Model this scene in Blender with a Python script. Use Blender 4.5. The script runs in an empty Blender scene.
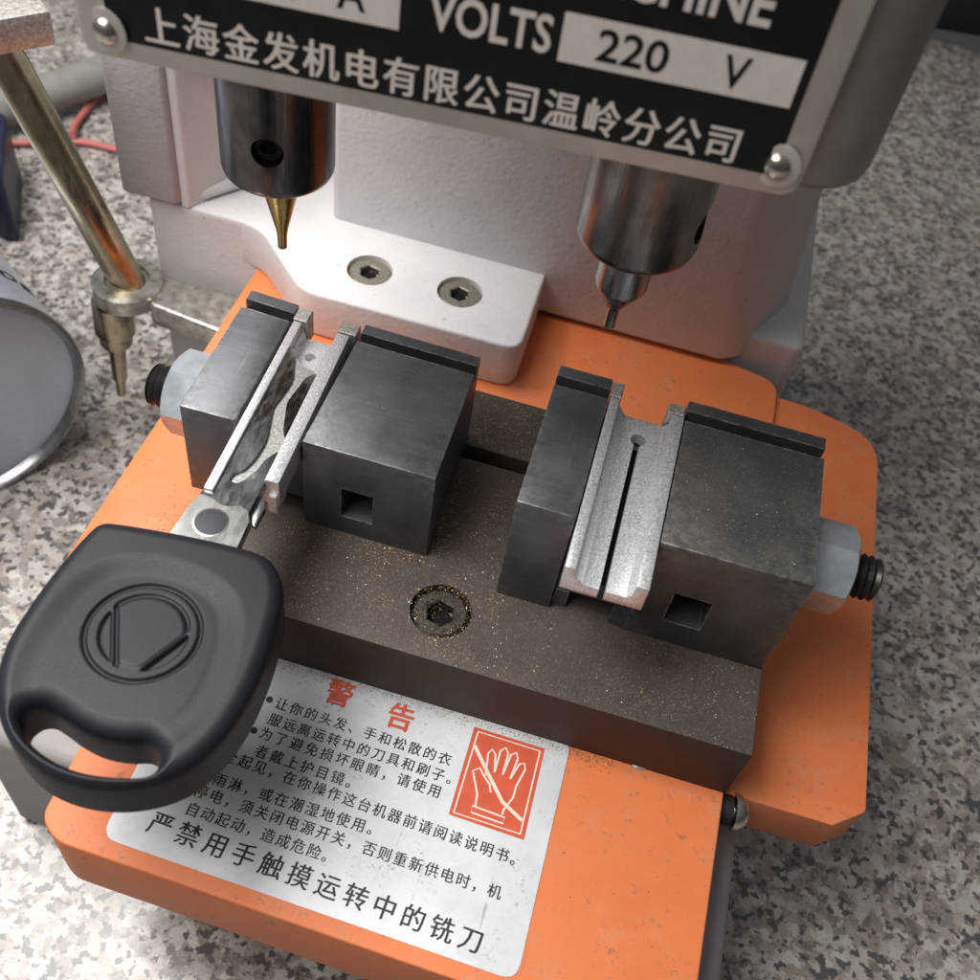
import bpy, bmesh, math, random
import numpy as np
from mathutils import Vector, Matrix, noise
random.seed(7)
S = 0.001          # drawing unit: millimetres
ZT = 95.0          # counter top lies 95 mm below the clamp tops
scene = bpy.context.scene
COL = scene.collection
def W(x, y, z): return Vector((x*S, y*S, (z+ZT)*S))

# ---------------------------------------------------------------- camera
cam = bpy.data.cameras.new('camera'); cam_ob = bpy.data.objects.new('camera', cam); COL.objects.link(cam_ob)
RX = Vector((0.95916093, 0.25479291, 0.12284496)); RD = Vector((0.27457286, -0.7343085, -0.62080655)); RF = Vector((-0.06797101, 0.62918328, -0.77427924))
m3 = Matrix((RX, -RD, -RF)).transposed()
cam_ob.matrix_world = Matrix.Translation(W(63.0823, -133.7225, 126.3291)) @ m3.to_4x4()
cam.sensor_width = 36; cam.lens = 38.935; cam.clip_start = 0.005; cam.clip_end = 20
cam.dof.use_dof = True; cam.dof.focus_distance = 0.182; cam.dof.aperture_fstop = 30
scene.camera = cam_ob
# ---------------------------------------------------------------- light
world = bpy.data.worlds.new('World'); scene.world = world; world.use_nodes = True
nt = world.node_tree; bg = nt.nodes['Background']
tc = nt.nodes.new('ShaderNodeTexCoord'); sep = nt.nodes.new('ShaderNodeSeparateXYZ'); nt.links.new(tc.outputs['Generated'], sep.inputs[0])
ad = nt.nodes.new('ShaderNodeMath'); ad.operation = 'MULTIPLY_ADD'; nt.links.new(sep.outputs['X'], ad.inputs[0]); ad.inputs[1].default_value = -0.45; nt.links.new(sep.outputs['Z'], ad.inputs[2])
mr = nt.nodes.new('ShaderNodeMapRange'); nt.links.new(ad.outputs[0], mr.inputs[0]); mr.inputs[1].default_value = -1.0; mr.inputs[2].default_value = 1.0
wr = nt.nodes.new('ShaderNodeValToRGB'); nt.links.new(mr.outputs[0], wr.inputs[0])
we = wr.color_ramp.elements; we.new(.5); we.new(.72)
for el, (p_, c_) in zip(we, ((.12, (.12, .11, .105, 1)), (.46, (.34, .32, .315, 1)), (.72, (.62, .605, .61, 1)), (.95, (1, .985, .99, 1)))): el.position = p_; el.color = c_
nt.links.new(wr.outputs[0], bg.inputs['Color']); bg.inputs['Strength'].default_value = 0.215
def area(name, loc, target, size, watts, col):
    l = bpy.data.lights.new(name, 'AREA'); l.size = size; l.energy = watts; l.color = col
    o = bpy.data.objects.new(name, l); COL.objects.link(o)
    o.location = W(*loc); d = W(*target) - W(*loc); o.rotation_euler = d.to_track_quat('-Z', 'Y').to_euler()
area('window_light', (-150, 5, 360), (10, -30, -30), 0.26, 2.45, (1, .975, .95))
area('fill_light', (-110, -170, 330), (10, -20, 0), 0.22, 0.75, (1, .975, .95))  # added fill lamp, brightens the nameplate, sticker and front faces
scene.view_settings.view_transform = 'Standard'; scene.view_settings.look = 'None'
scene.view_settings.exposure = 0.12; scene.view_settings.gamma = 1
scene.cycles.max_bounces = 6

# ---------------------------------------------------------------- materials
def srgb(r, g, b):
    f = lambda c: (c/255/12.92 if c/255 <= .04045 else ((c/255+.055)/1.055)**2.4)
    return (f(r), f(g), f(b), 1)
class G:
    """small node-graph helper around one Principled material"""
    def __init__(s, name):
        s.m = bpy.data.materials.new(name); s.m.use_nodes = True; s.t = s.m.node_tree
        s.p = s.t.nodes['Principled BSDF']; s.tc = s.t.nodes.new('ShaderNodeTexCoord'); s.co = s.tc.outputs['Object']
    def n(s, kind, **kw):
        x = s.t.nodes.new('ShaderNode'+kind)
        for k, v in kw.items():
            if k.startswith('i_'): x.inputs[k[2:].replace('_', ' ')].default_value = v
            else: setattr(x, k, v)
        return x
    def l(s, a, b): s.t.links.new(a, b)
    def noise(s, mm, detail=3, rough=.55, co=None, dist=0):
        x = s.n('TexNoise', i_Scale=1000.0/mm, i_Detail=detail, i_Roughness=rough, i_Distortion=dist); s.l(co or s.co, x.inputs['Vector']); return x.outputs['Fac']
    def stretched(s, sx, sy, sz):
        x = s.n('Mapping'); x.inputs['Scale'].default_value = (sx, sy, sz); s.l(s.co, x.inputs['Vector']); return x.outputs['Vector']
    def ramp(s, fac, stops, interp='LINEAR'):
        r = s.n('ValToRGB'); r.color_ramp.interpolation = interp; e = r.color_ramp.elements
        while len(e) < len(stops): e.new(.5)
        for el, (p, c) in zip(e, stops): el.position = p; el.color = c if len(c) == 4 else (*c, 1)
        s.l(fac, r.inputs[0]); return r.outputs[0]
    def mix(s, fac, a, b, mode='MIX'):
        x = s.n('Mix', data_type='RGBA', blend_type=mode)
        for sock, v in ((x.inputs[0], fac), (x.inputs[6], a), (x.inputs[7], b)):
            if hasattr(v, 'is_output'): s.l(v, sock)
            else: sock.default_value = v
        return x.outputs[2]
    def val(s, fac, lo, hi, a=0.0, b=1.0):
        x = s.n('MapRange'); s.l(fac, x.inputs[0])
        for i, v in enumerate((a, b, lo, hi)): x.inputs[i+1].default_value = v
        return x.outputs[0]
    def bump(s, h, strength, mm, prev=None):
        x = s.n('Bump', i_Strength=strength, i_Distance=mm*S); s.l(h, x.inputs['Height'])
        if prev: s.l(prev, x.inputs['Normal'])
        return x.outputs[0]
    def out(s, col=None, rough=None, metal=None, normal=None, spec=None, coat=None):
        for nm, v in (('Base Color', col), ('Roughness', rough), ('Metallic', metal), ('Normal', normal), ('Specular IOR Level', spec), ('Coat Weight', coat)):
            if v is None: continue
            if hasattr(v, 'is_output'): s.l(v, s.p.inputs[nm])
            else: s.p.inputs[nm].default_value = v
        return s.m
def thresh(g, fac, a, b): return g.val(fac, 0, 1, a, b)

def up_mask(g, a, up):
    x = g.n('Math', operation='MULTIPLY'); g.l(a, x.inputs[0]); g.l(up, x.inputs[1]); return x.outputs[0]
def edges(g, mm, lo=.02, hi=.22):
    """0..1 along sharp edges of the shape, broken up by noise"""
    b = g.n('Bevel', samples=4); b.inputs['Radius'].default_value = mm*S; ge = g.n('NewGeometry')
    d = g.n('VectorMath', operation='DOT_PRODUCT'); g.l(b.outputs[0], d.inputs[0]); g.l(ge.outputs['True Normal'], d.inputs[1])
    e = g.val(d.outputs['Value'], 1, 0, 1-hi, 1-lo); x = g.n('Math', operation='MULTIPLY'); g.l(e, x.inputs[0]); g.l(g.val(g.noise(1.7, 4, .7), 0, 1, .42, .6), x.inputs[1]); return x.outputs[0]
def scratches(g, mm, a, b, ang):
    m = g.n('Mapping'); m.inputs['Rotation'].default_value = (0, 0, ang); m.inputs['Scale'].default_value = (1, .045, 1); g.l(g.co, m.inputs['Vector'])
    return thresh(g, g.noise(mm, 2, .5, m.outputs[0]), a, b)
def paint_orange():
    g = G('orange_paint'); big = g.noise(24, 5, .62); fine = g.noise(.9, 5, .7); dust = g.noise(1.5, 6, .75); md = g.noise(6, 5, .65)
    c = g.ramp(big, [(.3, (.67, .175, .058)), (.5, (.75, .205, .068)), (.72, (.71, .215, .085))])
    c = g.mix(g.val(md, 0, .45, .52, .75), c, (.62, .30, .17, 1))                 # pale dusty bloom
    k = g.n('Math', operation='MULTIPLY'); g.l(thresh(g, dust, .56, .68), k.inputs[0]); g.l(g.val(md, 0, .75, .45, .62), k.inputs[1])
    c = g.mix(k.outputs[0], c, (.33, .12, .055, 1))                                  # ground-in grime
    c = g.mix(up_mask(g, scratches(g, .7, .72, .75, .5), g.val(md, 0, .45, .45, .65)), c, (.80, .42, .26, 1))
    c = g.mix(up_mask(g, scratches(g, .7, .71, .75, -1.1), g.val(big, 0, .55, .45, .65)), c, (.36, .12, .05, 1))
    sp = g.noise(1.0, 2, .5); c = g.mix(thresh(g, sp, .75, .77), c, (.14, .06, .035, 1))
    c = g.mix(edges(g, .5), c, (.42, .22, .13, 1))
    return g.out(c, g.val(big, .42, .62), 0, g.bump(fine, .14, .3, g.bump(md, .12, .5)), .4)
def cast_paint(name, c0, c1, bumpmm=.5, st=.55, dirt=True):
    g = G(name); b = g.noise(1.3, 4, .6); lg = g.noise(14, 4, .6)
    c = g.ramp(lg, [(.3, c0), (.7, c1)])
    if dirt:
        d = g.noise(2.2, 6, .75); c = g.mix(g.val(d, 0, .8, .62, .72), c, (.30, .25, .21, 1)); c = g.mix(g.val(lg, 0, .25, .55, .75), c, (.45, .41, .38, 1)); c = g.mix(edges(g, .5), c, (.40, .36, .33, 1))
    return g.out(c, .55, 0, g.bump(b, st, bumpmm, g.bump(lg, .2, .8)), .35)
def black_steel(name, c0, c1, r0, r1, speck=.72, sp_col=(.42, .40, .37, 1), metal=.6):
    g = G(name); lg = g.noise(9, 4, .6); f = g.noise(.32, 3, .6); f2 = g.noise(.75, 3, .6)
    c = g.ramp(lg, [(.3, c0), (.7, c1)])
    ge = g.n('NewGeometry'); sx = g.n('SeparateXYZ'); g.l(ge.outputs['Normal'], sx.inputs[0]); up = g.val(sx.outputs['Z'], 0, 1, .4, .8)
    c = g.mix(up_mask(g, thresh(g, f, speck, speck+.08), up), c, sp_col)
    c = g.mix(thresh(g, f2, .62, .85), c, tuple(x*1.5 for x in c1[:3])+(1,))
    c = g.mix(up_mask(g, scratches(g, .8, .68, .72, .25), g.val(lg, 0, .5, .4, .6)), c, (.26, .26, .27, 1))
    c = g.mix(edges(g, .4, .01, .13), c, (.60, .585, .57, 1))
    ml = g.noise(.55, 3, .6, g.stretched(.05, 1, 1)); c = g.mix(g.val(ml, 0, .16, .5, .75), c, tuple(x*1.7 for x in c1[:3])+(1,))
    return g.out(c, g.val(lg, r0, r1, .3, .7), metal, g.bump(f, .25, .05, g.bump(ml, .2, .05)), .5)
def rail_steel():
    g = G('rail_steel'); lg = g.noise(16, 5, .65); f = g.noise(.38, 3, .6); f2 = g.noise(.3, 2, .5, g.stretched(1.3, .8, 1)); br = g.noise(7, 4, .7)
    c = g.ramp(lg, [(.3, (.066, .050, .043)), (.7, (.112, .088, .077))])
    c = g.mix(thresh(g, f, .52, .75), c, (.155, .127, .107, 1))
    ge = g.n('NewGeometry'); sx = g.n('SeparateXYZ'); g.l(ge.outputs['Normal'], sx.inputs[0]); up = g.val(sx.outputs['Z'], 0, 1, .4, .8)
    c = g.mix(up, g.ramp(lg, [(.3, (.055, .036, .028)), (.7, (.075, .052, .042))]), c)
    wh = g.n('Math', operation='MULTIPLY'); g.l(thresh(g, f2, .70, .74), wh.inputs[0]); g.l(up, wh.inputs[1])
    c = g.mix(wh.outputs[0], c, (.55, .50, .42, 1)); br = up_mask(g, br, up)
    gold = g.n('Math', operation='MULTIPLY'); g.l(thresh(g, g.noise(.33, 2), .62, .68), gold.inputs[0]); g.l(thresh(g, br, .5, .62), gold.inputs[1])
    c = g.mix(gold.outputs[0], c, (.55, .40, .16, 1))
    return g.out(c, .62, .15, g.bump(f, .5, .12), .35)
def brushed(name, col, r0, r1, stretch=(1, .04, 1), metal=1, mm=.4, st=.12, dark=.55):
    g = G(name); v = g.stretched(*stretch); b = g.noise(mm, 4, .6, v); lg = g.noise(5, 4, .65)
    c = g.ramp(lg, [(.25, tuple(x*dark for x in col)), (.7, col)])
    return g.out(c, g.val(b, r0, r1, .3, .7), metal, g.bump(b, st, .06), .5)
def adapter_alu():
    g = G('milled_aluminium'); gr = g.noise(.28, 4, .7); v = g.stretched(1, .03, 1); b = g.noise(.5, 3, .6, v)
    c = g.ramp(gr, [(.38, (.46, .46, .47)), (.60, (.88, .88, .89))])
    return g.out(c, g.val(gr, .3, .5, .3, .7), .55, g.bump(gr, .5, .08, g.bump(b, .2, .06)), .5)
def plain(name, col, rough=.5, metal=0, spec=.5, mm=2.0, amt=.25, st=.1, bd=.1):
    g = G(name); n = g.noise(mm, 4, .6)
    c = g.ramp(n, [(.25, tuple(x*(1-amt) for x in col)), (.75, tuple(min(1, x*(1+amt*.5)) for x in col))])
    return g.out(c, g.val(n, max(0, rough-.06), min(1, rough+.06), .3, .7), metal, g.bump(n, st, bd), spec)
def granite():
    g = G('granite')
    def warp(scale, amp, det):
        dn = g.n('TexNoise', i_Scale=scale, i_Detail=det, i_Roughness=.65); g.l(g.co, dn.inputs['Vector'])
        mx = g.n('VectorMath', operation='MULTIPLY_ADD'); g.l(dn.outputs['Color'], mx.inputs[0]); mx.inputs[1].default_value = (amp,)*3; g.l(g.co, mx.inputs[2]); return mx.outputs[0]
    w1 = warp(520, .0046, 6)
    v = g.n('TexVoronoi', i_Scale=400, feature='SMOOTH_F1'); v.inputs['Smoothness'].default_value = .3; g.l(w1, v.inputs['Vector'])
    s1 = g.n('SeparateColor'); g.l(v.outputs['Color'], s1.inputs[0])
    base = g.ramp(s1.outputs[0], [(.08, (.58, .555, .52)), (.26, (.44, .41, .38)), (.38, (.55, .515, .485)), (.52, (.32, .26, .22)), (.62, (.245, .235, .225)), (.74, (.45, .40, .36)), (.88, (.18, .16, .15))])
    fz = g.noise(1.5, 5, .65); base = g.mix(g.val(fz, 0, .38, .48, .62), base, (.57, .54, .51, 1))
    fb = g.noise(3.0, 5, .6); base = g.mix(g.val(fb, 0, .55, .54, .64), base, (.19, .155, .135, 1))
    dk = g.noise(1.8, 2, .45, warp(420, .001, 2)); dm = g.noise(8, 3, .6); x = g.n('Math', operation='MULTIPLY_ADD'); g.l(dm, x.inputs[0]); x.inputs[1].default_value = .35; g.l(dk, x.inputs[2])
    base = g.mix(g.val(x.outputs[0], 0, .93, .735, .80), base, (.075, .073, .078, 1))
    gr = g.noise(.5, 4, .7); base = g.mix(g.val(gr, 0, .5, .48, .75), base, (.15, .135, .125, 1))
    lg = g.noise(14, 4, .6)
    return g.out(base, g.val(lg, .14, .3), 0, g.bump(fz, .03, .1), .5)
def sticker_mat():
    g = G('sticker_silver'); n = g.noise(18, 3); f = g.noise(.8, 6, .75); d = g.noise(8, 5, .65); w = g.noise(3, 5, .7)
    c = g.ramp(n, [(.3, (.60, .61, .645)), (.7, (.72, .73, .755))])
    c = g.mix(g.val(w, 0, .35, .5, .75), c, (.46, .45, .44, 1))
    sy = g.n('SeparateXYZ'); g.l(g.co, sy.inputs[0]); top = g.val(sy.outputs['Y'], 0, .75, -.058, -.0465)
    k = g.n('Math', operation='MULTIPLY'); g.l(thresh(g, f, .56, .66), k.inputs[0]); m2 = g.n('Math', operation='MAXIMUM'); g.l(thresh(g, d, .52, .66), m2.inputs[0]); g.l(top, m2.inputs[1]); g.l(m2.outputs[0], k.inputs[1])
    c = g.mix(k.outputs[0], c, (.20, .165, .125, 1))
    c = g.mix(up_mask(g, scratches(g, .9, .70, .73, .9), g.val(w, 0, .8, .4, .6)), c, (.36, .35, .35, 1))
    return g.out(c, g.val(n, .34, .48), .15, g.bump(f, .06, .1, g.bump(d, .15, .5)), .45)
M = dict(
 orange=paint_orange(),
 column=cast_paint('casting_paint', (.60, .588, .597, 1), (.69, .677, .682, 1), .3, .5),
 upright=cast_paint('rough_casting_paint', (.36, .355, .36, 1), (.44, .43, .435, 1), .3, .6, False),
 base=cast_paint('base_paint', (.26, .25, .25, 1), (.31, .30, .30, 1), .2, .4),
 head=brushed('head_metal_paint', (.34, .32, .30), .38, .55, (1, 1, .15), .55, 3, .08, .8),
 jaw=black_steel('blued_steel', (.10, .105, .115, 1), (.165, .172, .187, 1), .40, .52, .74, (.28, .28, .28, 1), .7),
 jawdusty=black_steel('dusty_steel', (.080, .076, .074, 1), (.13, .122, .116, 1), .42, .56, .62, (.36, .34, .31, 1), .55),
 recess_shade=plain('recess_shade_black', (.012, .011, .011), .85, 0, .1),  # black painted in for the shade inside grooves, sockets and pockets
 rail=rail_steel(),
 alu=adapter_alu(),
 zinc=brushed('zinc_plate', (.56, .61, .65), .28, .42, (1, 1, 1), .6, 2, .1, .6),
 thread=plain('oiled_thread', (.06, .055, .05), .4, .8, .5, .5),
 screw=plain('socket_screw_steel', (.42, .39, .33), .38, .85, .5, .6, .5, .3, .08),
 screwdark=plain('dark_screw_steel', (.13, .115, .095), .45, .8, .5, .5, .6, .5, .1),
 chrome=brushed('chrome', (.72, .69, .63), .16, .34, (1, 1, 1), 1, 1, .1, .6),
 spindle=brushed('spindle_steel', (.14, .13, .128), .17, .33, (1, 1, .06), .95, .5, .12, .45),
 spindle2=brushed('turned_steel', (.20, .185, .175), .18, .34, (1, 1, .06), .95, .5, .12, .5),
 gold=brushed('titanium_gold', (.48, .34, .12), .2, .35, (1, 1, .3), 1, .5, .1, .6),
 hss=brushed('tool_steel', (.42, .41, .40), .22, .4, (1, 1, .1), 1, .5, .1, .6),
 brass=brushed('brass_rod', (.60, .53, .37), .16, .34, (1, 1, .03), 1, 1.2, .1, .55),
 nickel=plain('dirty_nickel', (.60, .575, .52), .3, .85, .5, 2.5, .55, .3, .2),
 bracket=plain('dusty_aluminium', (.56, .53, .49), .45, .6, .5, .7, .5, .5, .15),
 keyrub=plain('key_rubber', (.011, .013, .018), .52, 0, .34, .22, .15, .12, .03),
 blade=brushed('key_nickel', (.42, .42, .43), .1, .26, (1, .3, 1), 1, .8, .1, .45),
 pin=plain('pin_steel', (.055, .058, .07), .55, .2, .4, 1.5, .3),
 shank=brushed('key_shank', (.42, .42, .41), .22, .38, (1, .25, 1), .95, 1.4, .1, .5),
 track=plain('milled_track', (.50, .495, .48), .45, .7, .5, .45, .6, .8, .1),
 plate=brushed('plate_aluminium', (.62, .59, .54), .4, .55, (1, 1, 1), .55, 3, .04, .85),
 ink=plain('plate_black', (.008, .008, .009), .35, 0, .4, 4),
 letter=plain('plate_letter', (.76, .70, .66), .5, .1, .5, 2, .1),
 sticker=sticker_mat(),
 print=plain('printed_black', (.022, .021, .024), .5, 0, .4, 1),
 red=plain('printed_red', (.62, .10, .045), .5, 0, .4, 3, .15),
 pale=plain('printed_pale', (.78, .66, .56), .5, 0, .4, 3, .1),
 granite=granite(),
 canw=plain('can_lacquer', (.58, .64, .76), .25, .2, .5, 20, .1, .02),
 canm=brushed('can_tinplate', (.70, .62, .60), .16, .26, (1, 1, 1), .5, 18, .04, .6),
 canrim=plain('can_rim', (.36, .35, .35), .25, .95, .5, 3),
 cable=plain('red_cable', (.52, .15, .13), .45, 0, .5, 3, .1),
 hose=plain('grey_hose', (.27, .265, .25), .5, 0, .4, 5, .2),
 black=plain('black_plastic', (.018, .019, .02), .6, 0, .3, 4),
 navy=plain('navy_lacquer', (.02, .022, .05), .4, 0, .4, 4),
 brassdust=plain('brass_dust', (.62, .46, .18), .35, .8, .5, .3),
 dirt=plain('brown_dirt', (.20, .11, .06), .8, 0, .3, .5),
 steeldust=plain('steel_dust', (.75, .73, .70), .35, .8, .5, .3),
)
# ---------------------------------------------------------------- mesh helpers (millimetres)
def box(bm, x0, x1, y0, y1, z0, z1):
    v = [bm.verts.new((x, y, z)) for z in (z0, z1) for y in (y0, y1) for x in (x0, x1)]
    for f in ((0, 2, 3, 1), (4, 5, 7, 6), (0, 1, 5, 4), (2, 6, 7, 3), (0, 4, 6, 2), (1, 3, 7, 5)): bm.faces.new([v[i] for i in f])
def prism(bm, pts, z0, z1):
    if sum(a[0]*b[1]-b[0]*a[1] for a, b in zip(pts, pts[1:]+pts[:1])) < 0: pts = pts[::-1]
    lo = [bm.verts.new((x, y, z0)) for x, y in pts]; hi = [bm.verts.new((x, y, z1)) for x, y in pts]
    n = len(pts); bm.faces.new(lo[::-1]); bm.faces.new(hi)
    for i in range(n): bm.faces.new((lo[i], lo[(i+1) % n], hi[(i+1) % n], hi[i]))
def frame_of(d):
    d = d.normalized(); u = d.orthogonal().normalized() if abs(d.z) > .999 else Vector((0, 0, 1)).cross(d).normalized()
    return u, d.cross(u)
def lathe(bm, p0, axis, prof, seg=48, cap=True, phase=0.0):
    """profile of (distance along axis, radius)"""
    p0 = Vector(p0); d = Vector(axis).normalized(); u, w = frame_of(d); rings = []
    for t, r in prof:
        if r < 1e-6: rings.append([bm.verts.new(p0+d*t)])
        else: rings.append([bm.verts.new(p0+d*t+(u*math.cos(a)+w*math.sin(a))*r) for a in (phase+2*math.pi*i/seg for i in range(seg))])
    for a, b in zip(rings, rings[1:]):
        for i in range(seg):
            j = (i+1) % seg
            if len(a) == 1 and len(b) == 1: continue
            if len(a) == 1: bm.faces.new((a[0], b[j], b[i]))
            elif len(b) == 1: bm.faces.new((a[i], a[j], b[0]))
            else: bm.faces.new((a[i], a[j], b[j], b[i]))
    if cap:
        if len(rings[0]) > 1: bm.faces.new(rings[0][::-1])
        if len(rings[-1]) > 1: bm.faces.new(rings[-1])
def tube(bm, pts, r, seg=12):
    pts = [Vector(p) for p in pts]; rings = []; u = None
    for i, p in enumerate(pts):
        d = (pts[min(i+1, len(pts)-1)]-pts[max(i-1, 0)]).normalized()
        if u is None: u, w = frame_of(d)
        u = (u-d*u.dot(d)).normalized(); w = d.cross(u)
        rings.append([bm.verts.new(p+(u*math.cos(a)+w*math.sin(a))*r) for a in (2*math.pi*k/seg for k in range(seg))])
    for a, b in zip(rings, rings[1:]):
        for k in range(seg): bm.faces.new((a[k], a[(k+1) % seg], b[(k+1) % seg], b[k]))
    bm.faces.new(rings[0][::-1]); bm.faces.new(rings[-1])
def smooth_path(pts, n=10):
    P = [Vector(p) for p in pts]; P = [P[0]*2-P[1]]+P+[P[-1]*2-P[-2]]; out = []
    for i in range(1, len(P)-2):
        for k in range(n):
            t = k/n; a, b, c, d = P[i-1:i+3]
            out.append(.5*((2*b)+(c-a)*t+(2*a-5*b+4*c-d)*t*t+(3*b-a-3*c+d)*t**3))
    return out+[P[-2]]
def bevel(bm, w, seg=2, ang=30, sel=None):
    bmesh.ops.recalc_face_normals(bm, faces=bm.faces[:])
    ed = [e for e in bm.edges if len(e.link_faces) == 2 and e.calc_face_angle(0) > math.radians(ang) and (sel is None or sel(e))]
    bmesh.ops.bevel(bm, geom=ed, offset=w, segments=seg, profile=.5, affect='EDGES', clamp_overlap=True)
def rounded(pts, r, n=5):
    """round the corners of a 2D polygon; r one value or one per corner"""
    out = []; N = len(pts)
    for i in range(N):
        p = Vector(pts[i]); a = Vector(pts[i-1])-p; b = Vector(pts[(i+1) % N])-p
        rr = r[i] if isinstance(r, (list, tuple)) else r
        if rr <= 0: out.append(tuple(p)); continue
        rr = min(rr, a.length*.45, b.length*.45); s = p+a.normalized()*rr; e = p+b.normalized()*rr
        for k in range(n+1):
            t = k/n; out.append(tuple(s*(1-t)**2+p*2*t*(1-t)+e*t*t))
    return out
def catmull(pts, n=6):
    N = len(pts); P = [Vector(p) for p in pts]; out = []
    for i in range(N):
        a, b, c, d = P[i-1], P[i], P[(i+1) % N], P[(i+2) % N]
        for k in range(n):
            t = k/n; q = .5*((2*b)+(c-a)*t+(2*a-5*b+4*c-d)*t*t+(3*b-a-3*c+d)*t**3); out.append((q.x, q.y))
    return out
def socket_screw(bm, c, axis, R, hexr, h=1.2, chamfer=.35, depth=2.0):
    """flush cap screw: chamfered round head with a hexagon socket"""
    c = Vector(c); d = Vector(axis).normalized(); u, w = frame_of(d); N = 36
    def ring(t, fr):
        return [bm.verts.new(c+d*t+(u*math.cos(a)+w*math.sin(a))*fr(a)) for a in (2*math.pi*i/N for i in range(N))]
    hx = lambda k: (lambda a: k*math.cos(math.pi/6)/math.cos((a % (math.pi/3))-math.pi/6))
    rs = [ring(-h, lambda a: R), ring(-chamfer, lambda a: R), ring(0, lambda a: R-chamfer), ring(0, hx(hexr*1.12)), ring(-.25, hx(hexr)), ring(-depth, hx(hexr))]
    for a, b in zip(rs, rs[1:]):
        for i in range(N): bm.faces.new((a[i], a[(i+1) % N], b[(i+1) % N], b[i]))
    ctr = bm.verts.new(c-d*(depth+.6))
    for i in range(N): bm.faces.new((rs[-1][i], rs[-1][(i+1) % N], ctr))
def hexnut(bm, p0, axis, af, length, bore, phase=0.0):
    """hexagon nut with the outer corners turned off to a cone, both ends"""
    p0 = Vector(p0); d = Vector(axis).normalized(); u, w = frame_of(d); N = 48
    k = af/2/math.cos(math.pi/6)
    hx = lambda a: k*math.cos(math.pi/6)/math.cos((a % (math.pi/3))-math.pi/6)
    def ring(fr, ft): return [bm.verts.new(p0+d*ft(a)+(u*math.cos(a+phase)+w*math.sin(a+phase))*fr(a)) for a in (2*math.pi*i/N for i in range(N))]
    rim = af/2*.95; drop = lambda a: (hx(a)-rim)*.55
    rs = [ring(lambda a: bore, lambda a: 0), ring(lambda a: rim, lambda a: 0), ring(hx, lambda a: drop(a)), ring(hx, lambda a: length-drop(a)), ring(lambda a: rim, lambda a: length), ring(lambda a: bore, lambda a: length)]
    for a, b in zip(rs, rs[1:]):
        for i in range(N): bm.faces.new((a[i], a[(i+1) % N], b[(i+1) % N], b[i]))
    for r in (rs[0], rs[-1]): bm.faces.new(r)
def thread(bm, p0, axis, length, r, pitch=1.25, depth=.55):
    prof = [(0, r-depth)]; t = 0
    while t < length-1.2: prof += [(t+pitch*.5, r), (t+pitch, r-depth)]; t += pitch
    prof += [(length-.5, r-.2), (length, r-.9)]
    lathe(bm, p0, axis, prof, 32)
# ---------------------------------------------------------------- object helpers
def thing(name, label, cat, at, group=None, kind=None):
    o = bpy.data.objects.new(name, None); COL.objects.link(o); o.location = W(*at); o.empty_display_size = .01
    o['label'] = label; o['category'] = cat; o['mm'] = list(at)
    if group: o['group'] = group
    return o
def root_mm(o):
    while o.parent: o = o.parent
    return Vector(o['mm'])
def part(name, bm, mat, parent, smooth=35, label=None, mats=None):
    """link bm (mm, scene axes) as one mesh object under parent"""
    c = root_mm(parent)
    bmesh.ops.recalc_face_normals(bm, faces=bm.faces[:])
    for v in bm.verts: v.co = (v.co-c)*S
    me = bpy.data.meshes.new(name); bm.to_mesh(me); bm.free()
    for mm in (mats or [mat]): me.materials.append(mm)
    if smooth:
        me.polygons.foreach_set('use_smooth', [True]*len(me.polygons)); me.set_sharp_from_angle(angle=math.radians(smooth))
    o = bpy.data.objects.new(name, me); COL.objects.link(o); o.parent = parent
    if label: o['label'] = label
    return o
def solo(name, bm, mat, at, smooth=35, **props):
    c = Vector(at); bmesh.ops.recalc_face_normals(bm, faces=bm.faces[:])
    for v in bm.verts: v.co = (v.co-c)*S
    me = bpy.data.meshes.new(name); bm.to_mesh(me); bm.free()
    for mm in (mat if isinstance(mat, list) else [mat]): me.materials.append(mm)
    if smooth:
        me.polygons.foreach_set('use_smooth', [True]*len(me.polygons)); me.set_sharp_from_angle(angle=math.radians(smooth))
    o = bpy.data.objects.new(name, me); COL.objects.link(o); o.location = W(*at)
    for k, v in props.items(): o[k] = v
    return o
def NB(): return bmesh.new()
def carve(o, cbm, smooth=35):
    """cut the shape cbm (mm) out of mesh object o and keep the result as o's own mesh"""
    c = root_mm(o); bmesh.ops.recalc_face_normals(cbm, faces=cbm.faces[:])
    for v in cbm.verts: v.co = (v.co-c)*S
    me = bpy.data.meshes.new('cut'); cbm.to_mesh(me); cbm.free()
    k = bpy.data.objects.new('cut', me); COL.objects.link(k); k.parent = o.parent
    md = o.modifiers.new('cut', 'BOOLEAN'); md.object = k; md.operation = 'DIFFERENCE'; md.solver = 'EXACT'
    dg = bpy.context.evaluated_depsgraph_get(); nm = bpy.data.meshes.new_from_object(o.evaluated_get(dg))
    o.modifiers.clear(); old = o.data; o.data = nm; bpy.data.meshes.remove(old); bpy.data.objects.remove(k); bpy.data.meshes.remove(me)
    nm.polygons.foreach_set('use_smooth', [True]*len(nm.polygons)); nm.set_sharp_from_angle(angle=math.radians(smooth))
    return o
_fc = {}
def glyphs(body, bold=0.0):
    """flat mesh of a line of text: (verts 2D, faces)"""
    k = (body, bold)
    if k not in _fc:
        cu = bpy.data.curves.new('t', 'FONT'); cu.body = body; cu.size = 1; cu.offset = bold; cu.resolution_u = 3
        ob = bpy.data.objects.new('t', cu); COL.objects.link(ob)
        dg = bpy.context.evaluated_depsgraph_get(); me = bpy.data.meshes.new_from_object(ob.evaluated_get(dg))
        _fc[k] = ([(v.co.x, v.co.y) for v in me.vertices], [tuple(p.vertices) for p in me.polygons])
        bpy.data.objects.remove(ob); bpy.data.curves.remove(cu); bpy.data.meshes.remove(me)
    return _fc[k]
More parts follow.
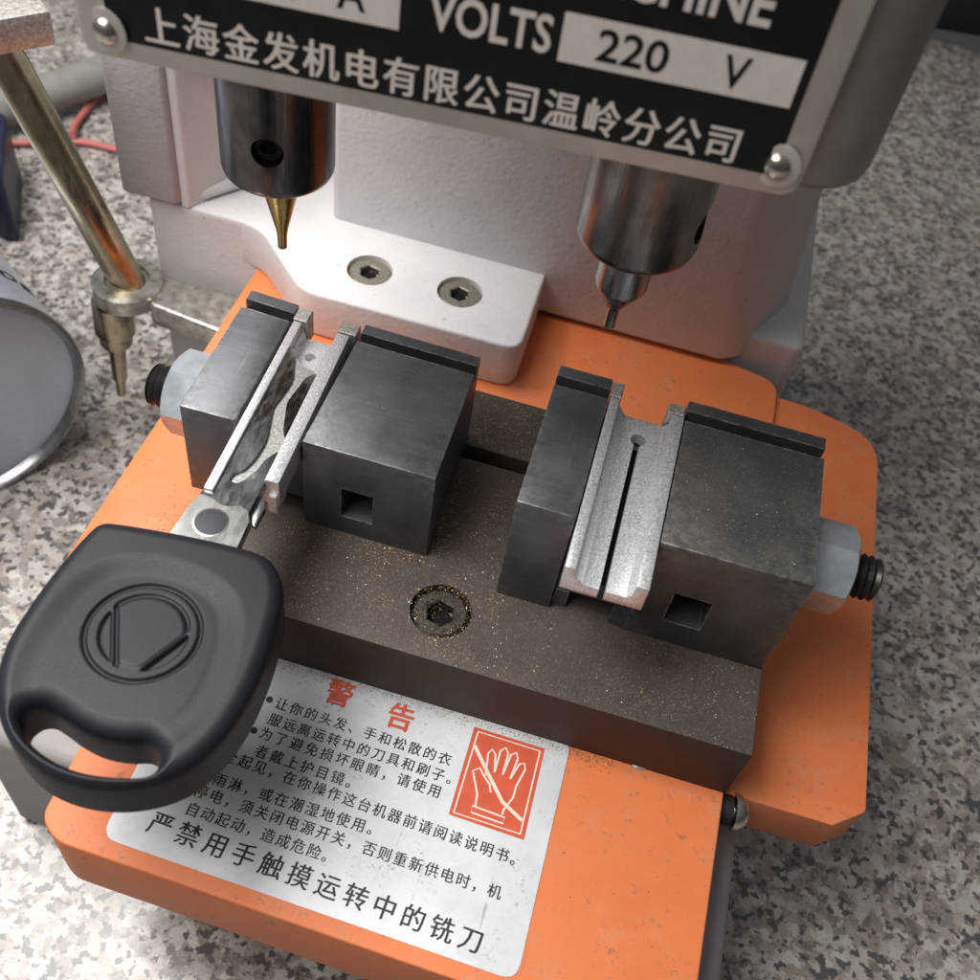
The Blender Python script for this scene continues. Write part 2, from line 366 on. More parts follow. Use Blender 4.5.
def put_glyphs(bm, vs, fs, fn):
    vv = [bm.verts.new(fn(x, y)) for x, y in vs]
    for f in fs:
        try: bm.faces.new([vv[i] for i in f])
        except ValueError: pass
def bbox(vs): return min(v[0] for v in vs), max(v[0] for v in vs), min(v[1] for v in vs), max(v[1] for v in vs)

# ================================================================ the counter
bm = NB(); box(bm, -420, 420, -260, 372, -115, -95); bevel(bm, 1.5, 2)
solo('countertop', bm, M['granite'], (0, 0, -95), kind='structure', label='speckled grey and beige polished granite counter under the machine', category='countertop')

# ================================================================ machine body
body = thing('machine_body', 'pale grey cast machine frame with rear column standing on the granite', 'machine frame', (40, 30, -95))
bm = NB(); prism(bm, [(-26, -71.5), (60, -71.5), (70, -80), (110.5, -80), (110.5, 96), (-26, 96)], -95, -55); bevel(bm, 2.5, 3)
part('base', bm, M['base'], body)
bm = NB()   # column: front face, splayed right flank, tall
col = [(-6, 57), (83.5, 57), (88, 60), (96, 75), (96, 120), (-6, 120)]
lo = [(-6, 57), (89.5, 57), (94, 60), (102, 75), (102, 120), (-6, 120)]
vl = [bm.verts.new((x, y, -40)) for x, y in lo]; vh = [bm.verts.new((x, y, 112)) for x, y in [(p[0]-.0*0 if i in (0, 5) else p[0]-8, p[1]) for i, p in enumerate(col)]]
bm.faces.new(vl[::-1]); bm.faces.new(vh)
for i in range(6): bm.faces.new((vl[i], vl[(i+1) % 6], vh[(i+1) % 6], vh[i]))
bevel(bm, 2.0, 3); part('column', bm, M['column'], body)
bm = NB(); prism(bm, rounded([(-30, 61), (107, 61), (107, 125), (-30, 125)], 3), -56, -33); bevel(bm, 1.5, 3, 50)
part('column_flange', bm, M['column'], body)
bm = NB(); box(bm, -60, -5, 73, 110, -40, 112); bevel(bm, 2, 2); part('rear_wall', bm, M['column'], body)
bm = NB(); prism(bm, rounded([(-46.5, 47.3), (-19.5, 47.3), (-3.2, 30.8), (45.8, 31.2), (45.2, 74), (-46.5, 76)], [1.5, 5, 4, 4, 2, 1]), -40.5, -28.5); bevel(bm, 1.0, 3, 50)
foot = part('mounting_foot', bm, M['column'], body)
bm = NB(); prism(bm, rounded([(-46.53, 47.26), (-20.2, 47.26), (-20.2, 76), (-46.53, 76)], [1.5, 0, 0, 0]), -95, -29.7); part('foot_support', bm, M['column'], body)
for (x, y) in ((8.2, 43.0), (28.8, 43.9)):
    bm = NB(); lathe(bm, (x, y, -31.8), (0, 0, 1), [(0, 5.05), (6, 5.05)], 48); carve(foot, bm)
    bm = NB(); socket_screw(bm, (x, y, -29.0), (0, 0, 1), 4.75, 2.25, 2.5, .45, 1.9)
    part('socket_screw', bm, M['screw'], foot)
    bm = NB(); lathe(bm, (x, y, -30.75), (0, 0, 1), [(0, 2.1), (.05, 2.1)], 6, True, math.pi/6); part('socket_shade', bm, M['recess_shade'], foot)  # black disc standing in for the shade down the hex socket
bm = NB()   # upright at the left with its curved inner cheek
prism(bm, rounded([(-51.5, 45.2), (-38.2, 45.6), (-35.5, 60), (-30, 74), (-51.5, 74)], [1.2, 1.2, 6, 0, 0]), -27.5, 30); bevel(bm, .8, 2, 50)
part('upright', bm, M['upright'], body)
bm = NB(); prism(bm, rounded([(-37.9, 47), (-36, 47), (-29, 62), (-20, 73), (-34, 73.2)], [0, 1, 4, 0, 0]), -28.4, 26); part('upright_cheek', bm, M['column'], body)
bm = NB()   # fillet at the foot of the cheek
prism(bm, [(-38, 50), (-34, 50), (-22, 66), (-20, 72.8), (-36, 72.8)], -28.4, -25.5); bevel(bm, 1.4, 3, 40); part('cheek_fillet', bm, M['column'], body)
bm = NB(); prism(bm, rounded([(-37.5, 50), (-30.5, 50), (-27.5, 56), (-28, 66), (-38, 66)], 2), 3.5, 26); bevel(bm, 1, 2, 50); part('slide_stub', bm, M['bracket'], body)

# ================================================================ spindle head
TY = math.tan(math.radians(5.2))
def PL(x, z, off=0.0): return (x, -20-(78-x)*TY-off, z)      # a point on the nameplate plane
head = thing('spindle_head', 'grey milling head with black nameplate and two hanging spindles', 'milling head', (36, 0, 55))
bm = NB()
hp = [(-9.3, PL(-9.3, 0)[1]+.6), (88.0, PL(88, 0)[1]+.6), (88.5, 30), (-9, 30)]
prism(bm, rounded(hp, [7, 9, 3, 3], 8), 55.0, 118); bevel(bm, 2.2, 3, 60)
part('head_casting', bm, M['head'], head)
bm = NB()
pts = rounded([(-6.2, 55.2), (79.6, 55.2), (79.6, 112), (-6.2, 112)], 2.5)
lo = [bm.verts.new(PL(x, z, .0)) for x, z in pts]; hi = [bm.verts.new(PL(x, z, .75)) for x, z in pts]
bm.faces.new(lo[::-1]); bm.faces.new(hi)
for i in range(len(pts)): bm.faces.new((lo[i], lo[(i+1) % len(pts)], hi[(i+1) % len(pts)], hi[i]))
bevel(bm, .18, 2, 50)
np_ = part('nameplate', bm, M['plate'], head)
bm = NB(); ps = rounded([(-2.6, 57.6), (76.3, 57.6), (76.3, 109), (-2.6, 109)], .8)
bm.faces.new([bm.verts.new(PL(x, z, .80)) for x, z in ps]); part('black_field', bm, M['ink'], np_)
for x0, x1, z0, z1 in ((49.2, 75.2, 66.1, 71.7), (3.5, 31.4, 65.8, 71.5)):
    bm = NB(); bm.faces.new([bm.verts.new(PL(x, z, .85)) for x, z in ((x0, z0), (x1, z0), (x1, z1), (x0, z1))]); part('value_panel', bm, M['letter'], np_)
_g2, _g1 = bbox(glyphs('中中')[0]), bbox(glyphs('中')[0]); CELL = _g2[1]-_g1[1]   # advance of one full-width character
def plate_text(bm, s, x0, x1, z0, z1, off, bold=.012):
    vs, fs = glyphs(s, bold); a, b, c, d = bbox(vs)
    put_glyphs(bm, vs, fs, lambda x, y: PL(x0+(x-a)/(b-a)*(x1-x0), z0+(y-c)/(d-c)*(z1-z0), off))
bm = NB()
for k, ch in enumerate('上海金发机电有限公司温岭分公司'):
    vs, fs = glyphs(ch); cx = CELL/2; x0 = 3.9+k*(69.5-3.9)/14
    for dx, dz, o in ((-.1, 0, .86), (.1, .03, .865), (0, -.075, .87)):
        put_glyphs(bm, vs, fs, lambda x, y: PL(x0+dx+(x-cx)*4.35, 60.3+dz+(y-.36)*4.9, o))
plate_text(bm, 'VOLTS', 34.6, 48.2, 66.6, 71.0, .86, .02)
plate_text(bm, 'KEY CUTTING MACHINE', 12, 70.2, 74.2, 79, .86, .022)
plate_text(bm, 'AMPS', -1.0, 2.9, 66.2, 70.6, .86)
part('lettering', bm, M['letter'], np_)
for tx, x0, x1 in (('220', 53.2, 61.0), ('V', 66.9, 69.8), ('80', 15.6, 20.6), ('A', 24.4, 27.6)):
    bm = NB(); plate_text(bm, tx, x0, x1, 67.0, 70.75, .90, .014); part('value_lettering', bm, M['ink'], np_)
for x, z in ((-2.9, 58.5), (76.3, 59.0), (-2.9, 108), (76.3, 108)):
    bm = NB(); p = PL(x, z, .7); lathe(bm, p, (-TY, -1, 0), [(0, 2.75), (.22, 2.75), (.30, 2.5)], 32); part('rivet_washer', bm, M['plate'], np_)
    bm = NB(); lathe(bm, PL(x, z, .95), (-TY, -1, 0), [(0, 1.6), (.4, 1.5), (.75, 1.1), (.93, .65), (1.0, 0)], 32, False); part('rivet', bm, M['chrome'], np_)
# left spindle
bm = NB(); lathe(bm, (4.2, 4, 60), (0, 0, -1), [(0, 9.1), (37.0, 9.1), (37.9, 8.85), (38.5, 8.2), (38.9, 7.2), (38.9, 0)], 64)
sp = part('spindle', bm, M['spindle'], head)
bm = NB(); lathe(bm, (4.2, 4, 30.2), (.22, -.98, 0), [(5.5, 2.5), (12, 2.5)], 32); carve(sp, bm, 40)
bm = NB(); socket_screw(bm, (4.2+.22*7.6, 4-.98*7.6, 30.2), (.22, -.98, 0), 2.4, 1.3, 1.5, .25, 1.2); part('set_screw', bm, M['black'], sp)
bm = NB(); lathe(bm, (4.4, 4, 21.5), (0, 0, -1), [(0, 3.6), (2.5, 3.3), (12, 1.05), (13.4, .85), (15.9, .8), (16.2, .3), (16.2, 0)], 24); part('tracer_point', bm, M['gold'], sp)
# right spindle, larger, with its set screw on the right flank
bm = NB(); lathe(bm, (62.8, 4, 60), (0, 0, -1), [(0, 9.6), (32.2, 9.6), (33.4, 9.2), (34.3, 8.3), (34.8, 7.2), (34.8, 0)], 64)
sp2 = part('spindle', bm, M['spindle2'], head)
bm = NB(); lathe(bm, (62.8, 4, 33), (.985, -.17, 0), [(6, 3.3), (12, 3.3)], 32); carve(sp2, bm, 40)
bm = NB(); socket_screw(bm, (62.8+.985*8.0, 4-.17*8.0, 33), (.985, -.17, 0), 3.2, 1.6, 1.5, .25, 1.2); part('set_screw', bm, M['black'], sp2)
bm = NB(); lathe(bm, (62.6, 4, 25.5), (0, 0, -1), [(0, 4.3), (8.2, 4.3), (8.8, 4.1), (13.2, 1.3), (13.8, 1.05), (17.5, 1.0), (17.6, 0)], 28); part('milling_cutter', bm, M['hss'], sp2)

# ================================================================ carriage
car = thing('sliding_carriage', 'orange painted sliding carriage with dark steel rail and warning sticker', 'carriage', (53, 0, -55))
bm = NB()
prism(bm, rounded([(-22, -41), (-17, -46.8), (122.8, -46.8), (128.6, -42.5), (128.6, 49), (112, 54), (-21, 54)], [2, 1, 0, 1, 8, 6, 3]), -53, -42.6); bevel(bm, .5, 2, 50)
part('base_plate', bm, M['orange'], car)
bm = NB(); prism(bm, rounded([(-20.5, 13.5), (103.8, 13.5), (103.8, 56.4), (88, 60), (-20.5, 56)], [0, 0, 4, 4, 0]), -42.4, -40.6); bevel(bm, .4, 2, 50)
part('rear_plate', bm, M['orange'], car)
bm = NB()
prism(bm, rounded([(-1.0, -45.8), (103.2, -45.8), (102.8, -90.5), (3.2, -88.2), (-.8, -85.4)], [.5, .5, 1.5, 2, 2]), -57, -40.4); bevel(bm, .45, 3, 40)
apron = part('apron', bm, M['orange'], car)
bm = NB(); lathe(bm, (105.2, -48.9, -44.2), (1, .12, 0), [(-2.2, 1.7), (.6, 1.7), (.65, 3.2), (1.6, 3.1), (2.9, 2.3), (3.5, 1.1), (3.6, 0)], 28); part('side_screw', bm, M['chrome'], car)
bm = NB(); lathe(bm, (103.1, -49.15, -44.2), (1, .12, 0), [(0, 2.6), (2.4, 2.6)], 24); part('gap_shade', bm, M['black'], car)  # black disc added as the shaded gap between apron and screw head
bm = NB(); lathe(bm, (88.2, -46.6, -41.6), (0, -.2, 1), [(0, 2.3), (1.0, 2.2), (1.7, 1.6), (2.0, 0)], 24); part('edge_screw', bm, M['chrome'], car)
# rail: body, raised rear bar and groove between
bm = NB(); box(bm, 2.6, 103.5, -48.0, -4.2, -42.5, -25.6); bevel(bm, .5, 2)
# counterbore for the rail screw
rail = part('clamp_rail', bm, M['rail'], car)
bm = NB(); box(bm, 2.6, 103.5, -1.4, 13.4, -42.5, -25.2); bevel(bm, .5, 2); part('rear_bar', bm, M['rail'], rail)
bm = NB(); box(bm, 2.8, 103.3, -4.1, -1.5, -42.5, -33); part('rail_groove_shade', bm, M['recess_shade'], rail)  # floor painted black for the shadow in the rail groove
bm = NB(); lathe(bm, (48.6, -38.4, -29.5), (0, 0, 1), [(0, 5.3), (8, 5.3)], 48); carve(rail, bm)
bm = NB(); socket_screw(bm, (48.6, -38.4, -26.2), (0, 0, 1), 4.85, 2.5, 3, .6, 2.4); part('socket_screw', bm, M['screwdark'], rail)
bm = NB(); lathe(bm, (48.6, -38.4, -28.4), (0, 0, 1), [(0, 2.35), (.05, 2.35)], 6, True, math.pi/6); part('socket_shade', bm, M['recess_shade'], rail)  # shade in the rail screw's socket, laid in as a black disc
# warning sticker
ZS = -40.4
def ST(x, y, off=0.0): return (x, y, ZS+off)
bm = NB(); prism(bm, rounded([(9.3, -85.6), (76.2, -87.3), (76.0, -46.9), (9.0, -46.3)], 2.6), ZS+.02, ZS+.14)
stk = part('warning_sticker', bm, M['sticker'], car, 0)
def line(bm, s, p0, p1, h, bold=.0, off=.19):
    n = len(s)-1; ex = (Vector(p1)-Vector(p0)); L = ex.length/n; ex.normalize(); ey = Vector((-ex.y, ex.x)); cy = .36
    for i, ch in enumerate(s):
        vs, fs = glyphs(ch); o0 = Vector(p0)+ex*(L*i)
        for k, (dx, dy) in enumerate(((-bold, 0), (bold, bold*.6)) if bold else ((0, 0),)):
            def f(x, y): q = o0+ex*((x-CELL/2)*h+dx)+ey*((y-cy)*h*1.04+dy); return ST(q.x, q.y, off+.004*k)
            put_glyphs(bm, vs, fs, f)
bm = NB()
line(bm, '让你的头发、手和松散的衣', (26.9, -56.1), (56.1, -56.9), 2.3, .03)
line(bm, '服远离运转中的刀具和刷子。', (26.9, -59.2), (58.5, -60.0), 2.3, .03)
line(bm, '为了避免损坏眼睛，请使用', (26.5, -62.0), (56.1, -62.8), 2.3, .03)
line(bm, '者戴上护目镜。', (27.0, -65.2), (43.0, -65.65), 2.3, .03)
line(bm, '全起见，在你操作这台机器前请阅读说明书。', (22.6, -67.5), (72.0, -69.8), 2.3, .03)
line(bm, '免雨淋，或在潮湿地使用。', (20.0, -71.7), (48.8, -71.95), 2.3, .03)
line(bm, '停电，须关闭电源开关，否则重新供电时，机', (20.6, -74.4), (69.7, -75.6), 2.3, .03)
line(bm, '自动起动，造成危险。', (20.6, -77.5), (43.5, -78.15), 2.3, .03)
line(bm, '严禁用手触摸运转中的铣刀', (17.0, -81.2), (68.1, -83.6), 3.85, .06)
for x, y in ((24.6, -55.9), (24.3, -62.0)):
    vv = [bm.verts.new(ST(x+.62*math.cos(k*.5236), y+.62*math.sin(k*.5236), .19)) for k in range(12)]; bm.faces.new(vv)
part('lettering', bm, M['print'], stk, 0)
bm = NB()
for ch, x, y in (('警', 35.4, -50.9), ('告', 46.8, -51.9)):
    vs, fs = glyphs(ch); a, b, c, d = bbox(vs)
    for k, (dx, dy) in enumerate(((-.13, 0), (.13, .08), (0, -.12))): put_glyphs(bm, vs, fs, lambda X, Y: ST(x+dx+((X-(a+b)/2))*4.9, y+dy+((Y-(c+d)/2))*5.2, .19+.004*k))
part('title_lettering', bm, M['red'], stk, 0)
def strip(bm, pts, w, off, closed=False):
    P = [Vector(p) for p in pts]; n = len(P); L = []
    for i in range(n):
        a = P[i-1] if (i > 0 or closed) else P[i]; b = P[(i+1) % n] if (i < n-1 or closed) else P[i]
        d = (b-a).normalized(); nn = Vector((-d.y, d.x))*w/2; L.append((bm.verts.new(ST(*(P[i]+nn), off)), bm.verts.new(ST(*(P[i]-nn), off))))
    for i in range(n if closed else n-1):
        (a, b), (c, d) = L[i], L[(i+1) % n]; bm.faces.new((a, b, d, c))
bm = NB(); bm.faces.new([bm.verts.new(ST(x, y, .17)) for x, y in ((59.4, -65.9), (72.2, -66.3), (71.9, -49.8), (59.3, -49.7))])
part('hand_pictogram', bm, M['red'], stk, 0)
bm = NB(); strip(bm, [(10.2, -49.0), (22.6, -49.0), (22.9, -65.2), (10.4, -65.2)], .45, .17, True); part('pictogram_frame', bm, M['red'], stk, 0)
bm = NB()   # hand outline, bar and inner border; pictogram local coords 0..1
def pc(l): return [(59.4+12.7*u, -66.1+16.3*v) for u, v in l]
strip(bm, pc([(.055, .045), (.945, .035), (.93, .955), (.06, .965)]), .34, .19, True)
strip(bm, pc([(.07, .80), (.36, .53), (.62, .30), (.93, .17)]), .62, .25)
hk = 0
for l in ([(.30, .17), (.28, .30), (.14, .53), (.22, .58), (.31, .50), (.40, .44), (.44, .36)],
          [(.32, .52), (.27, .76), (.31, .82), (.37, .77), (.42, .58)],
          [(.42, .58), (.42, .83), (.48, .88), (.53, .82), (.53, .58)],
          [(.53, .58), (.57, .82), (.63, .86), (.67, .80), (.64, .56)],
          [(.64, .56), (.71, .75), (.77, .77), (.80, .71), (.74, .50), (.74, .38), (.66, .22), (.66, .17)]):
    hk += 1; strip(bm, pc(l), .34, .20+.006*hk)
strip(bm, pc([(.26, .17), (.70, .15), (.70, .085), (.27, .10)]), .30, .195, True)
part('hand_outline', bm, M['pale'], stk, 0)

# ================================================================ key clamps
def clamp(root, jaw0, jaw1, z0, zb, mats, adapter, nut, pocket, slot):
    """small jaw polygon, large jaw polygon (back-left, back-right, front-right, front-left), top z, bottom z"""
    def jaw(poly, nm, mat):
        (bl, br, fr, fl) = [Vector(p) for p in poly]; L = lambda a, b, t: tuple(a.lerp(b, t))
        bm = NB(); prism(bm, [tuple(p) for p in (bl, br, fr, fl)], zb, z0); bevel(bm, .28, 2)
        o = part(nm, bm, mat, root)
        ex = (br-bl).normalized()*2; bm = NB(); prism(bm, [tuple(bl.lerp(fl, .085)-ex), tuple(br.lerp(fr, .085)+ex), tuple(br.lerp(fr, .158)+ex), tuple(bl.lerp(fl, .158)-ex)], z0-2.6, z0+3)
        carve(o, bm); bm = NB()
        prism(bm, [tuple(bl.lerp(fl, .09)+ex*.02), tuple(br.lerp(fr, .09)-ex*.02), tuple(br.lerp(fr, .153)-ex*.02), tuple(bl.lerp(fl, .153)+ex*.02)], z0-2.62, z0-2.55); part('jaw_groove_shade', bm, M['recess_shade'], o)  # thin black sheet as the shade at the bottom of the jaw groove
        return o
    small = jaw(jaw0, 'small_jaw', mats[0]); large = jaw(jaw1, 'large_jaw', mats[1])
    # saddle under the adapter
    (x0, yb), (x1, yf) = slot
    bm = NB(); box(bm, x0, x1, yf+1.0, yb-2.0, zb+4.8, z0-6.2); box(bm, x0, x0+2.6, yf+1.02, yb-2.02, zb+.05, zb+4.79); bevel(bm, .2, 1)
    part('saddle', bm, M['jaw'], root)
    # rear lips of the jaws that locate the adapter
    for q in adapter['lips']:
        bm = NB(); prism(bm, q, z0-6, z0-.1); bevel(bm, .2, 1); part('locating_lip', bm, M['bracket'], root)
    # dark window in the front of the large jaw
    (px, py, w, pz0, pz1) = pocket
    bm = NB(); box(bm, px, px+w, py-3, py+6, pz0, pz1); carve(large, bm)
    bm = NB(); box(bm, px+.05, px+w-.05, py+5.5, py+5.95, pz0+.05, pz1-.05); part('pocket_shade', bm, M['recess_shade'], large)  # black sheet deepens the pocket with painted shade
    nx, ny, nz, sgn, ln, th = nut
    bm = NB(); hexnut(bm, (nx, ny, nz), (sgn, 0, 0), 13.4, ln, 3.6, math.radians(12 if sgn < 0 else -17)); n_ = part('hex_nut', bm, M['zinc'], root, 25)
    bm = NB(); thread(bm, (nx+sgn*(ln-1), ny, nz), (sgn, 0, 0), th, 3.9); part('threaded_stud', bm, M['thread'], root, 60)
def channel(root, xs, yb, yf, z0, slotted=True, sk=0.0, yr=None, hole=None):
    """milled adapter: left lip, sloping left wall, floor (slotted), right wall, right lip; sk = sideways skew per mm"""
    a, b, c, d, e = xs; zf = z0-3.4; zb = z0-5.6; yr = yr if yr is not None else yf
    bm = NB(); X = lambda x, y: x+sk*(yb-y)
    def ext(prof, y0, y1):
        A = [bm.verts.new((X(x, y0), y0, z)) for x, z in prof]; B = [bm.verts.new((X(x, y1), y1, z)) for x, z in prof]
        bm.faces.new(A); bm.faces.new(B[::-1])
        for i in range(len(prof)): bm.faces.new((A[i], B[i], B[(i+1) % len(prof)], A[(i+1) % len(prof)]))
    s0, s1 = c+(d-c)*.34, c+(d-c)*.475; yh = yb-4.9; cx = (s0+s1)/2
    ext([(a, zb), (e, zb), (e, z0), (d+.1, z0), (d-.1, z0-2.6), (d-.5, zf+.35), (d-.6, zf), (c, zf), (b+.35, z0-1.6), (b, z0-1.4), (b, z0), (a, z0)], yb, yf)
    bevel(bm, .16, 2, 40)
    o = part('adapter', bm, M['alu'], root)
    if slotted:
        bm = NB(); box(bm, s0, s1, yf-3, yh, zb-1, z0); carve(o, bm)
        bm = NB(); lathe(bm, (cx, yh, zb-1), (0, 0, 1), [(0, 1.3), (8, 1.3)], 28); carve(o, bm)
        bm = NB(); box(bm, s0-.05, s1+.05, yf+3, yh-.2, zb-.6, zb-.1); part('slot_shade', bm, M['recess_shade'], o)  # black sheet below the slot, painted shade seen through it
    else:
        bm = NB(); box(bm, X(c, yr)+1.5, X(e, yr)+3, yf-3, yr, zb-1, z0+1); carve(o, bm)
        bm = NB(); lathe(bm, (*hole, zf-1.5), (0, 0, 1), [(0, 1.0), (6, 1.0)], 24); carve(o, bm)
    return o
rc = thing('key_clamp', 'right dark steel clamp holding an empty slotted aluminium adapter', 'clamp', (80, -16, -25.6), 'twin key clamps on the rail')
clamp(rc, [(56.4, 0), (65.9, 0), (65.9, -31.7), (56.4, -31.7)], [(79.2, 0), (103.1, 0), (103.1, -31.7), (79.2, -31.7)], 0, -25.55, (M['jaw'], M['jawdusty']),
      dict(lips=[[(66.05, -.2), (68.0, -.2), (68.0, -3.8), (66.05, -3.8)], [(76.0, -1.6), (79.0, -1.6), (79.0, -3.9), (76.0, -3.9)]]),
      (103.3, -17.2, -12.0, 1, 8.6, 6.2), (84.5, -31.7, 6.2, -19.5, -11.5), ((66.0, -1), (79.1, -31.7)))
bm = NB(); prism(bm, [(76.2, -31.2), (79.25, -31.68), (79.25, -5), (76.2, -5)], -25.5, -6.5); part('saddle_step', bm, M['jaw'], rc)
channel(rc, (66.15, 67.8, 69.5, 76.9, 79.0), -4.2, -41.0, 0.0)
lc = thing('key_clamp', 'left dark steel clamp gripping the blade of the black key', 'clamp', (20, -15, -25.6), 'twin key clamps on the rail')
clamp(lc, [(-1.0, 1.9), (8.3, 1.4), (8.9, -28.3), (-.7, -28.5)], [(20.9, 1.2), (42.4, .9), (42.9, -28.6), (20.4, -28.6)], -4.25, -25.55, (M['jaw'], M['jaw']),
      dict(lips=[[(8.5, 1.0), (11.2, 1.0), (11.2, -2.2), (8.5, -2.2)], [(16.8, .6), (20.3, .6), (20.3, -2.2), (16.8, -2.2)]]),
      (-1.2, -17, -14.5, -1, 6.4, 5.6), (27.2, -28.6, 5.6, -21.0, -13.5), ((8.6, .8), (20.8, -28.4)))
channel(lc, (8.9, 10.4, 11.3, 16.9, 19.3), -2.8, -42.6, -4.25, False, .026, -38.0, (13.6, -7.2))
bm = NB(); box(bm, 18.4, 20.0, -38.6, -34.5, -11.5, -7.2); bevel(bm, .2, 1); part('adapter_tab', bm, M['alu'], lc)

# ================================================================ the key
key = thing('car_key', 'black plastic headed car key with its flat blade held in the clamp', 'key', (15, -60, -13))
AK = Vector((12.6, -50.0)); vK = (Vector((12.6, -50))-Vector((17.5, -95))).normalized(); uK = Vector((vK.y, -vK.x))
def KW(u, v): q = AK+uK*u+vK*v; return q.x, q.y
outline = catmull([(-11.5, -1.3), (-1.4, -1.0), (8.6, -1.5), (12.4, -3.3), (15.0, -8.0), (15.7, -15.0), (15.5, -22.4), (14.3, -29.0), (12.1, -34.0), (8.8, -37.6), (4.2, -39.9), (-1.0, -40.8), (-6.2, -40.2), (-10.6, -38.2), (-14.6, -34.8), (-17.6, -29.8), (-18.8, -23.6), (-18.2, -16.5), (-16.9, -9.5), (-15.4, -4.0), (-14.2, -2.0)], 6)
holep = catmull([(-12.7, -33.6), (-12.0, -31.7), (-10.4, -31.1), (-8.5, -31.7), (-5.5, -33.0), (-2.3, -33.8), (1.0, -33.8), (4.0, -33.3), (6.1, -34.6), (6.3, -37.0), (4.6, -38.1), (.1, -38.8), (-3.7, -38.7), (-7.5, -37.7), (-10.8, -35.9)], 5)
innerp = catmull([(-1.6, -6.6), (3.8, -7.6), (8.0, -9.9), (10.4, -13.6), (11.6, -19.5), (11.4, -26), (9.8, -31), (7.4, -34.3), (6.8, -37.6), (3.0, -39.2), (-3.5, -39.4), (-9.5, -37.4), (-13.4, -34.6), (-15.0, -30), (-15.7, -24.5), (-15.2, -17.5), (-13.6, -12.2), (-10.6, -8.7), (-6.4, -7.0)], 5)
def sdf(poly, X, Y):
    best = np.full(X.shape, 1e9); ins = np.zeros(X.shape, bool)
    for (ax, ay), (bx, by) in zip(poly, poly[1:]+poly[:1]):
        dx, dy = bx-ax, by-ay; px, py = X-ax, Y-ay; L = dx*dx+dy*dy
        if L < 1e-12: continue
        t = np.clip((px*dx+py*dy)/L, 0, 1); best = np.minimum(best, (px-dx*t)**2+(py-dy*t)**2)
        if dy: ins ^= ((ay > Y) != (by > Y)) & (X < ax+(Y-ay)/dy*dx)
    return np.sqrt(best)*np.where(ins, 1, -1)
st = .17; us = [-19.6+st*i for i in range(int(36.2/st)+2)]; vs_ = [-41.8+st*i for i in range(int(41.6/st)+2)]
ZK, ZKB = -3.7, -12.6
GU, GV = np.meshgrid(np.array(us), np.array(vs_), indexing='ij')
A_ = sdf(outline, GU, GV); H_ = -sdf(holep, GU, GV); I_ = np.minimum(sdf(innerp, GU, GV), H_+1.4); D_ = np.minimum(A_, H_)
SM = lambda t: np.clip(t, 0, 1)**2*(3-2*np.clip(t, 0, 1))
CU, CV, CR = -1.8, -18.5, 7.7
r = 2.4; dd = np.clip(D_, 0, r)
T_ = -(r-np.sqrt(np.maximum(0, r*r-(r-dd)**2)))
T_ = T_-.85*SM((I_+.8)/4.2)+.55*SM((-GV-8)/22)*SM(I_/4)
Q = np.hypot(GU-CU, GV-CV); gro = lambda x, c, w: np.clip(1-((x-c)/w)**2, 0, 1)
T_ = T_-.5*gro(Q, CR, .42)
e1 = (GU-CU)*.936+(GV-CV)*.352+3.47; e2 = -.847*(GU-CU)+.531*(GV-CV)+4.5
arc = gro(Q, 6.0, .42)*np.clip(e1*2+.3, 0, 1)*np.clip(e2*2+.3, 0, 1)*SM((GV-CV+1.5-(GU-CU)*.35)/2.5)
T_ = T_-.38*arc-.42*gro(e1, 0, .38)*(Q < 6.1)
T_ = T_-.6*SM((-e1-.55)/.35)*SM((6.0-Q)/.35)-.75*SM((-e2)/.35)*SM((6.3-Q)/.35)
T_ = T_+.18*SM((e1)/.6)*SM(e2/.6)*SM((5.8-Q)/.6)
grid = {(i, j): (float(D_[i, j]),) for i in range(len(us)) for j in range(len(vs_))}
bm = NB(); vt = {}; cut = {}
def kv(i, j):
    if (i, j) not in vt:
        x, y = KW(us[i], vs_[j]); vt[i, j] = bm.verts.new((x, y, ZK+float(T_[i, j])))
    return vt[i, j]
def kc(p, q):
    k = (min(p, q), max(p, q))
    if k not in cut:
        p, q = k; a, b = grid[p][0], grid[q][0]; t = a/(a-b); u = us[p[0]]+(us[q[0]]-us[p[0]])*t; v = vs_[p[1]]+(vs_[q[1]]-vs_[p[1]])*t; x, y = KW(u, v)
        cut[k] = bm.verts.new((x, y, ZK-2.4))
    return cut[k]
walls = []
for i in range(len(us)-1):
    for j in range(len(vs_)-1):
        c4 = [(i, j), (i+1, j), (i+1, j+1), (i, j+1)]
        ins = [grid[c][0] > 0 for c in c4]
        if not any(ins): continue
        if all(ins): bm.faces.new([kv(*c) for c in c4]); continue
        for tri in ((c4[0], c4[1], c4[2]), (c4[0], c4[2], c4[3])):
            poly = []; cs = []
            for k in range(3):
                p, q = tri[k], tri[(k+1) % 3]; pi, qi = grid[p][0] > 0, grid[q][0] > 0
                if pi: poly.append(kv(*p))
                if pi != qi: w = kc(p, q); poly.append(w); cs.append(w)
            if len(poly) >= 3:
                try: bm.faces.new(poly)
                except ValueError: pass
            if len(cs) == 2: walls.append(cs)
low = {}
def lowv(w, z, ins):
    k = (w, z)
    if k not in low: low[k] = bm.verts.new((w.co.x, w.co.y, z))
    return low[k]
cen = Vector(KW(-1.6, -20))
lev = [-2.4, -4.2, -6.8, -7.6, -8.9]
for a, b in walls:
    for z0, z1 in zip(lev, lev[1:]):
        f = lambda w, z: w if z == -2.4 else lowv(w, ZK+z, 0)
        try: bm.faces.new((f(a, z0), f(b, z0), f(b, z1), f(a, z1)))
        except ValueError: pass
bmesh.ops.remove_doubles(bm, verts=bm.verts[:], dist=.012)
part('key_head', bm, M['keyrub'], key, 75)
ZBL = -4.85   # top of the blade, almost flush with the adapter lips
def BP(l): return [(x+.7, y-1.05) for x, y in l]
def curve(l, n=5): return [(p.x, p.y) for p in smooth_path([(x, y, 0) for x, y in l], n)]
